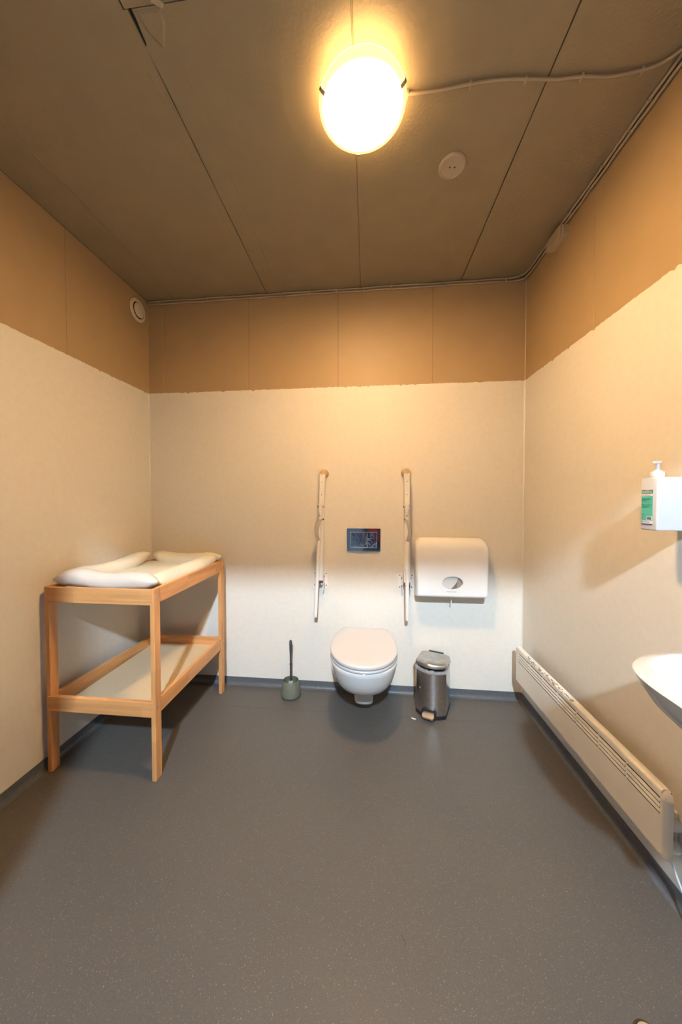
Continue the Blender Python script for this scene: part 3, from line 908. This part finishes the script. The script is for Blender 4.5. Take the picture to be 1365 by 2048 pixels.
bm = bmesh.new(); loft(bm, [bring(.262, .006), bring(.289, .006), bring(.289, .010), bring(.15, .014)], cap0=False)
part('inner_bucket', bm, BLACK, pb, smooth=40)
# lid, slightly raised at the front
ML_ = MB @ Matrix.Translation((0, .09, .295)) @ Matrix.Rotation(math.radians(-4.0), 4, 'X') @ Matrix.Translation((0, -.09, -.295)) @ MB.inverted()
bm = bmesh.new()
loft(bm, [bring(.290, .008), bring(.290, -.001), bring(.302, -.0015), bring(.310, .002), bring(.3155, .011), bring(.3185, .028)])
for v in bm.verts: v.co = ML_ @ v.co
part('lid', bm, STEELL, pb, smooth=35)
bm = bmesh.new(); box(bm, -.045, .045, .090, .108, .268, .318, bev=.004, M=MB); part('lid_hinge', bm, BLACK, pb)
# pedal with black surround
bm = bmesh.new()
pp = [(a, c) for a, c in rrect(0, .030, .041, .030, .014, 5)]
def pedal_ring(y, s): return [MB @ Vector((a * s, y, .001 + max(0.0, .030 + (c - .030) * s))) for a, c in pp]
loft(bm, [pedal_ring(-.085, 1), pedal_ring(-.1125, 1), pedal_ring(-.1125, .86)], cap1=True)
ps = part('pedal_surround', bm, BLACK, pb)
bm = bmesh.new()
pq = rrect(0, .0, .033, .015, .011, 5)
loft(bm, [[MB @ Vector((a, -.132 + c, .022 + .35 * (c + .015) )) for a, c in pq], [MB @ Vector((a, -.132 + c, .031 + .35 * (c + .015))) for a, c in pq], [MB @ Vector((a * .9, -.132 + c * .85, .0325 + .35 * (c + .015))) for a, c in pq]])
box(bm, -.030, .030, -.122, -.100, .020, .046, bev=.004, M=MB)
part('pedal', bm, STEELL, pb, smooth=35)
bm = bmesh.new(); lathe(bm, [(.0052, -.0015), (.0045, -.003), (.001, -.0035)], (0, 0, 0), 'y', n=10)
for v in bm.verts: v.co = MB @ (v.co + Vector((-.054, -.0885, .168)))
part('stain', bm, mat('yellow_stain', (.75, .45, .10), .5), pb, label='small yellow blob')
# liner
bm = bmesh.new(); rr = random.Random(9)
outer_ = bring(.288, -.0005); N1 = len(outer_); rings = []
for lev, (z, s, amp) in enumerate(((.2705, -.0015, .0010), (.277, -.0030, .0030), (.287, -.0010, .0035), (.288, .010, .003), (.280, .020, .004), (.262, .030, .008))):
    base_ = bring(z, s)
    rings.append([p + Vector((rr.uniform(-amp, amp), rr.uniform(-amp, amp) * .8, rr.uniform(-amp, amp) * 1.2)) for p in base_])
loft(bm, rings, cap0=False, cap1=True)
LIN = bpy.data.materials.new('clear_bag_film'); LIN.use_nodes = True
b = LIN.node_tree.nodes['Principled BSDF']; b.inputs['Base Color'].default_value = (.85, .82, .80, 1); b.inputs['Roughness'].default_value = .15; b.inputs['Alpha'].default_value = .38; b.inputs['Specular IOR Level'].default_value = 1.0
single('bin_liner', bm, LIN, 'crumpled clear plastic bag lining the pedal bin', 'bag', (BXC, BYC, .26))

# ------------------------------------------------------------------ electric heater
HX, HY0, HY1, HZ0, HZ1 = .888, 1.077, 2.082, .176, .386
he = thing('panel_heater', 'long low cream electric panel heater with louvres on the right wall', 'heater', (.93, 1.565, .176))
xb_ = HX + .022
# casing shell: side view profile rounded at the top, extruded along y
def he_prof(y, s=0.0):
    p = [(xb_, HZ0 + .004), (HX + .012, HZ0 + .001), (HX + .004 + s, HZ0 + .004), (HX + s, HZ0 + .012)]
    p += [(HX + s, HZ1 - .022)]
    for k in range(1, 7):
        a = math.radians(90 * k / 6); p.append((HX + s + .020 - .020 * math.cos(a), HZ1 - .020 + (.020 - s) * math.sin(a)))
    p += [(xb_, HZ1 - s), ]
    return [(x, y, z) for x, z in p]
nG, zs0, pitch, sh = 7, .3565, .0157, .0050
ys = [1.091, 1.228, 1.3665, 1.505, 1.645, 1.781, 1.916, 2.054]
th = .0016
part('casing_back', nbox(xb_ - .002, xb_, HY0 + .004, HY1 - .004, HZ0 + .006, HZ1 - .004), HEATD, he)
bm = bmesh.new()
zlo = zs0 - 3 * pitch - sh / 2 - .0008; zhi = zs0 + sh / 2 + .0008
box(bm, HX, HX + th, HY0 + .010, HY1 - .002, HZ0 + .010, zlo)
box(bm, HX, HX + th, HY0 + .010, HY1 - .002, zhi, HZ1 - .0125)
for i in range(nG + 1):
    y0 = (HY0 + .010) if i == 0 else ys[i] - .0028
    y1 = (HY1 - .002) if i == nG else ys[i] + .0028
    box(bm, HX, HX + th, y0, y1, zlo, zhi)
part('front_panel', bm, HEAT, he)
for i in range(nG):
    for k in range(3):
        zc_ = zs0 - (k + .5) * pitch
        bm = bmesh.new()
        box(bm, HX + .0002, HX + .0016, ys[i] + .0028, ys[i + 1] - .0028, zc_ - pitch / 2 + sh / 2, zc_ + pitch / 2 - sh / 2)
        for v in bm.verts:
            if v.co.z < zc_: v.co.x -= .0022
        part('slat', bm, HEAT, he)
part('inner_liner', nbox(HX + .011, HX + .013, HY0 + .02, HY1 - .01, .19, .376), HEATD, he)
# top moulding and lower lip
bm = bmesh.new()
cap = lambda y, g=0.0: [(HX - .0004 + g, y, HZ1 - .013)] + [(HX + .012 - (.0125 - g) * math.cos(math.radians(90 * k / 6)), y, HZ1 - .012 + (.0125 - g) * math.sin(math.radians(90 * k / 6))) for k in range(1, 7)] + [(xb_, y, HZ1 + .0005 - g), (xb_, y, HZ1 - .006), (HX + .012, y, HZ1 - .006), (HX + .003, y, HZ1 - .013)]
loft(bm, [cap(HY0 + .0135, .0), cap(HY0 + .0145), cap(HY1 - .001), cap(HY1, .002)])
part('top_moulding', bm, HEAT, he, smooth=40)
bm = bmesh.new(); box(bm, HX, xb_, HY0 + .010, HY1 - .002, HZ0 + .008, HZ0 + .010); part('casing_bottom', bm, HEAT, he)
# rounded near end cover
bm = bmesh.new()
def endp(z, g=0.0):
    pts = []
    for k in range(9):
        a = math.radians(180 + 90 * k / 8)
        pts.append((HX + .015 + (.0155 - g) * math.cos(a), HY0 + .012 + (.0155 - g) * math.sin(a), z))
    pts += [(xb_, HY0 - .0035 + g, z), (xb_, HY0 + .015, z), (HX - .0004 + g, HY0 + .015, z)]
    return pts
loft(bm, [endp(HZ0, .003), endp(HZ0 + .003), endp(HZ1 - .028), endp(HZ1 - .027, .001), endp(HZ1 - .0265, .0015), endp(HZ1 - .0255), endp(HZ1 - .018, .001), endp(HZ1 - .008, .006), endp(HZ1 - .001, .014)])
part('end_cap', bm, HEAT, he, smooth=40)
bm = bmesh.new(); box(bm, HX, xb_, HY1 - .003, HY1, HZ0 + .008, HZ1 - .014); part('end_cap', bm, HEAT, he)
for y0 in (1.25, 1.85):
    part('wall_bracket', nbox(xb_, XR - .0014, y0, y0 + .03, .20, .285), HEAT, he)
# chipped enamel along the far top edge
CH = mat('chipped_enamel', (.30, .25, .19), .7, noise=.4, nscale=90)
bm = bmesh.new(); rr = random.Random(6)
for k in range(64):
    y = rr.uniform(1.52, 1.95); d = rr.choice([0, 0, 1]); ang = rr.uniform(15, 80)
    x = HX + .012 - .0127 * math.cos(math.radians(ang)); z = HZ1 - .012 + .0127 * math.sin(math.radians(ang))
    t = Vector((math.sin(math.radians(ang)), 0, math.cos(math.radians(ang)))); nrm = Vector((-math.cos(math.radians(ang)), 0, math.sin(math.radians(ang))))
    c = Vector((x, y, z)); r1 = rr.uniform(.0012, .0045); r2_ = rr.uniform(.003, .013)
    vs = []
    for q in range(7):
        a = 2 * PI * q / 7; f = rr.uniform(.6, 1.2)
        vs.append(bm.verts.new(c + t * math.cos(a) * r1 * f + Vector((0, 1, 0)) * math.sin(a) * r2_ * f + nrm * .0002))
    bm.faces.new(vs)
ch = part('chips', bm, CH, he, label='chipped patches in the enamel'); ch['kind'] = 'stuff'

# ------------------------------------------------------------------ sockets, plugs and cord by the heater
so = thing('wall_socket', 'white double wall socket behind the near end of the heater', 'socket', (XR, 1.12, .22))
part('socket_plate', nbox(XR - .014, XR - .0014, 1.122, 1.175, .165, .290, bev=.005, seg=3), WHITE, so, smooth=35)
def plug(y, z, lab, cord):
    p = thing('plug', lab, 'plug', (XR - .018, y, z))
    bm = bmesh.new()
    lathe(bm, [(.0205, 0), (.021, -.008), (.0195, -.018), (.015, -.026), (.008, -.029), (.001, -.0295)], (XR - .0165, y, z), 'x', n=24)
    part('plug_body', bm, WHITE, p, smooth=40)
    bm = bmesh.new(); lathe(bm, [(.0016, -.0275), (.0016, -.030)], (XR - .0165, y - .010, z + .006), 'x', n=8); part('screw', bm, SCREW, p)
    if cord:
        bm = bmesh.new()
        P = smooth_path([(XR - .036, y - .004, z - .012), (XR - .036, y - .006, z - .032), (XR - .026, y - .020, z - .085), (XR - .022, y - .040, z - .120), (XR - .036, y - .09, .030), (XR - .040, y - .22, .005), (XR - .045, y - .55, .005)], 6)
        tube(bm, P, .0032, 8)
        part('cord', bm, CABLEW, p, smooth=True)
        tube_ = tube(bmesh.new(), P[:7], [.0075, .0072, .0068, .0064, .006, .0056, .005], 10)
        part('strain_relief', tube_, WHITE, p, smooth=True)
plug(1.114, .262, 'upper white round plug in the wall socket behind the heater', False)
plug(1.114, .192, 'lower white plug behind the heater with a white cord trailing to the floor', True)

# ------------------------------------------------------------------ wash basin
BZ = .850
sk = thing('wash_basin', 'white porcelain wash basin mounted on the right wall', 'sink', (XR, .70, BZ))
yc, hl = .715, .285
def bas(z, ins, hx=.338, n=44, hly=hl, pw=2.6):
    """outline from the wall out: half superellipse with nearly straight ends"""
    pts = []
    for k in range(n + 1):
        a = PI * k / n
        c, s = math.cos(a), math.sin(a)
        y = yc + (hly - ins) * math.copysign(abs(c) ** (2 / 3.4), c)
        x = XR - .002 - .12 * 0 - (hx - ins) * abs(s) ** (2 / pw)
        pts.append((x, y, z))
    return pts
bm = bmesh.new()
def mixr(z, ins, hx, hly): return [(p[0], p[1], z) for p in bas(z, ins, hx=hx, hly=hly)]
out_rings = [mixr(.695, 0, .13, .10), mixr(.700, 0, .17, .14), mixr(.720, 0, .225, .190), mixr(.750, 0, .272, .232), mixr(.785, 0, .305, .262), mixr(.820, 0, .325, .278), mixr(.838, 0, .334, .284), mixr(.846, 0, .3375, .286), mixr(BZ, .004, .338, .286)]
loft(bm, out_rings, cap0=True, cap1=False)
# top deck and bowl
def bowlr(z, hx, hly, x_off):
    n = 44; pts = []
    for k in range(n + 1):
        a = PI * k / n; c, s = math.cos(a), math.sin(a)
        pts.append((XR - .002 - x_off - (hx) * abs(s) ** (2 / 2.4), yc + hly * math.copysign(abs(c) ** (2 / 2.6), c), z))
    return pts
loft(bm, [mixr(BZ, .004, .338, .286), bowlr(BZ + .001, .232, .262, .078), bowlr(BZ - .004, .224, .256, .082), bowlr(BZ - .03, .205, .235, .090), bowlr(BZ - .075, .165, .190, .105), bowlr(BZ - .11, .10, .12, .13), bowlr(BZ - .118, .04, .05, .16)], cap0=False, cap1=True)
bmesh.ops.remove_doubles(bm, verts=bm.verts, dist=1e-5)
part('basin', bm, PORC, sk, smooth=45)
bm = bmesh.new(); lathe(bm, [(.018, .02), (.018, -.10), (.026, -.10), (.030, -.17), (.010, -.175)], (XR - .16, yc, .70), 'z', n=20); part('waste_trap', bm, WHITE, sk, smooth=35)
bm = tube(bmesh.new(), smooth_path([(XR - .16, yc, .58), (XR - .10, yc, .57), (XR - .002, yc, .57)], 4), .016, 12); part('waste_pipe', bm, WHITE, sk, smooth=True)
bm = bmesh.new(); lathe(bm, [(.024, 0), (.022, .008), (.020, .07), (.017, .076)], (XR - .045, yc, BZ), 'z', n=20)
tube(bm, smooth_path([(XR - .045, yc, BZ + .05), (XR - .09, yc, BZ + .066), (XR - .145, yc, BZ + .058)], 4), .011, 12)
tube(bm, [(XR - .045, yc, BZ + .076), (XR - .05, yc, BZ + .088), (XR - .13, yc, BZ + .102)], .007, 10)
part('tap', bm, CHROME, sk, smooth=40)

# ------------------------------------------------------------------ hand sanitiser
SX, SY0, SY1, SZ0, SZ1 = .858, 1.088, 1.150, 1.170, 1.331
sd = thing('bottle_holder', 'white box-shaped wall holder with a green label, above the wash basin', 'dispenser', (XR, 1.12, 1.25))
bm = bmesh.new()
box(bm, SX, XR - .0014, SY0, SY1, SZ0, SZ1, bev=.0045, seg=3)
part('holder_box', bm, mat('white_holder_plastic', (.62, .605, .59), .4), sd, smooth=40)
# label on the side that faces into the room (reads toward -x)
lb = thing('x'); COL.objects.unlink(lb); bpy.data.objects.remove(lb)
RL = Matrix(((0, 0, -1), (-1, 0, 0), (0, 1, 0)))          # local x -> -y, local z(out) -> -x
ly0, ly1, lz0, lz1 = 1.103, 1.1435, 1.186, 1.2935
LBL = mat('label_green', (.085, .47, .37), .45); LDG = mat('label_dark_green', (.005, .20, .13), .45); LWH = mat('label_white', (.82, .82, .82), .45)
LBL2 = mat('label_blue', (.01, .06, .36), .45); LRED = mat('label_red', (.65, .16, .13), .5); LOR = mat('label_orange', (.75, .35, .04), .5); LNV = mat('label_navy', (.02, .05, .16), .5)
bm = nbox(SX - .0006, SX - .00005, ly0, ly1, lz0, lz1)
lab = part('label', bm, LBL, sd, label='green and white product label')
def strip(y0, y1, z0, z1, mt_, nm, e=.0009):
    return part(nm, nbox(SX - e, SX - .0004, y0, y1, z0, z1), mt_, lab)
H_ = lz1 - lz0
strip(ly0, ly1, lz1 - H_ * .105, lz1, LDG, 'label_band')
strip(ly0, ly1, lz1 - H_ * .175, lz1 - H_ * .108, LWH, 'label_band')
strip(ly0, ly1, lz0 + H_ * .035, lz0 + H_ * .12, LWH, 'label_band')
strip(ly0, ly1, lz0, lz0 + H_ * .036, LBL2, 'label_band')
strip(1.105, 1.124, lz0 + H_ * .135, lz0 + H_ * .245, LWH, 'barcode_panel')
for k in range(9):
    y = 1.1075 + k * .0016
    strip(y, y + (.0009 if k % 3 else .0013), lz0 + H_ * .150, lz0 + H_ * .225, LNV, 'bar', .0012)
strip(1.113, 1.129, lz1 - H_ * .022, lz1 - H_ * .004, LOR, 'label_band', .0011)
def ltext(s, size, y, z, mt_, sx=1.0, al='LEFT'):
    text(s, size, (SX - .0012, y, z), RL, mt_, lab, sx=sx, depth=.0001, align=al)
ltext('SANDEX HS', .0080, 1.1418, lz1 - H_ * .063, LWH, .84)
ltext('Hand disinfection', .0045, 1.1415, lz1 - H_ * .142, LRED, .95)
for i, (s, q) in enumerate((('Alcohol based rinse', .245), ('for hygienic hands', .272), ('skin care', .300), ('Directions for use', .345), ('Apply 3 ml to dry hands', .405), ('rub in for 30 seconds', .432), ('until fully dry. Keep', .459), ('away from flames and', .486), ('out of reach', .513), ('500 ml', .70), ('Lot', .76), ('Exp', .80))):
    ltext(s, .0042 if i < 4 else .0036, 1.1415, lz1 - H_ * q, LDG if i != 9 else LNV, .92)
strip(1.1385, 1.1428, lz0 + H_ * .050, lz0 + H_ * .108, LNV, 'logo_square', .0011)
strip(1.1398, 1.1414, lz0 + H_ * .066, lz0 + H_ * .092, LWH, 'logo_square', .0014)
ltext('ANTISEPTICA', .0046, 1.1365, lz0 + H_ * .078, LNV, .90)
# pump bottle
bo = thing('pump_bottle', 'white pump bottle standing in the wall holder, its pump head on top', 'bottle', (.880, 1.119, 1.331))
bcx, bcy = .8815, 1.119
bm = bmesh.new(); lathe(bm, [(.0150, 1.3305), (.0150, 1.334), (.0165, 1.3345), (.0168, 1.347), (.0160, 1.3485), (.0105, 1.349), (.0100, 1.353), (.0050, 1.354), (.0046, 1.373), (.0055, 1.374)], (bcx, bcy, 0), 'z', n=28)
part('collar', bm, WHITE, bo, smooth=35)
bm = bmesh.new()
box(bm, bcx - .0145, bcx + .0085, bcy - .0055, bcy + .0055, 1.3735, 1.3815, bev=.0028, seg=3)
for v in bm.verts:
    if v.co.x < bcx - .006: v.co.z -= .0012; v.co.y = bcy + (v.co.y - bcy) * .7
part('pump_head', bm, WHITE, bo, smooth=40)

# ------------------------------------------------------------------ small things on the floor
bm = bmesh.new()
P = [(.255, 1.945), (.260, 1.940), (.266, 1.938), (.273, 1.933), (.280, 1.934), (.279, 1.929), (.272, 1.926), (.264, 1.930), (.257, 1.935)]
loft(bm, [[(x, y, .0008) for x, y in P], [(x, y, .0030) for x, y in P]])
single('paper_scrap', bm, PAPER, 'tiny torn white paper scrap on the floor left of the bin', 'scrap', (.267, 1.935, 0))
bm = tube(bmesh.new(), smooth_path([(.100, .958, .0012), (.106, .947, .0015), (.110, .940, .0012), (.107, .932, .0012)], 5), .0006, 5)
single('thread', bm, BLACK, 'short dark curved thread on the empty floor', 'thread', (.106, .945, 0))
bm = bmesh.new(); lathe(bm, [(.030, .0005), (.030, .003), (.028, .004), (.001, .0045)], (.660, .826, 0), n=28)
ds = thing('floor_plug', 'low round cream floor plug at the bottom right of the floor', 'floor plug', (.660, .826, 0))
part('plug_rim', bm, SCREW, ds, smooth=40)
bm = bmesh.new(); lathe(bm, [(.0235, .004), (.0225, .009), (.016, .0125), (.001, .0135)], (.660, .826, 0), n=28)
part('plug_cap', bm, BEIGEP, ds, smooth=50)
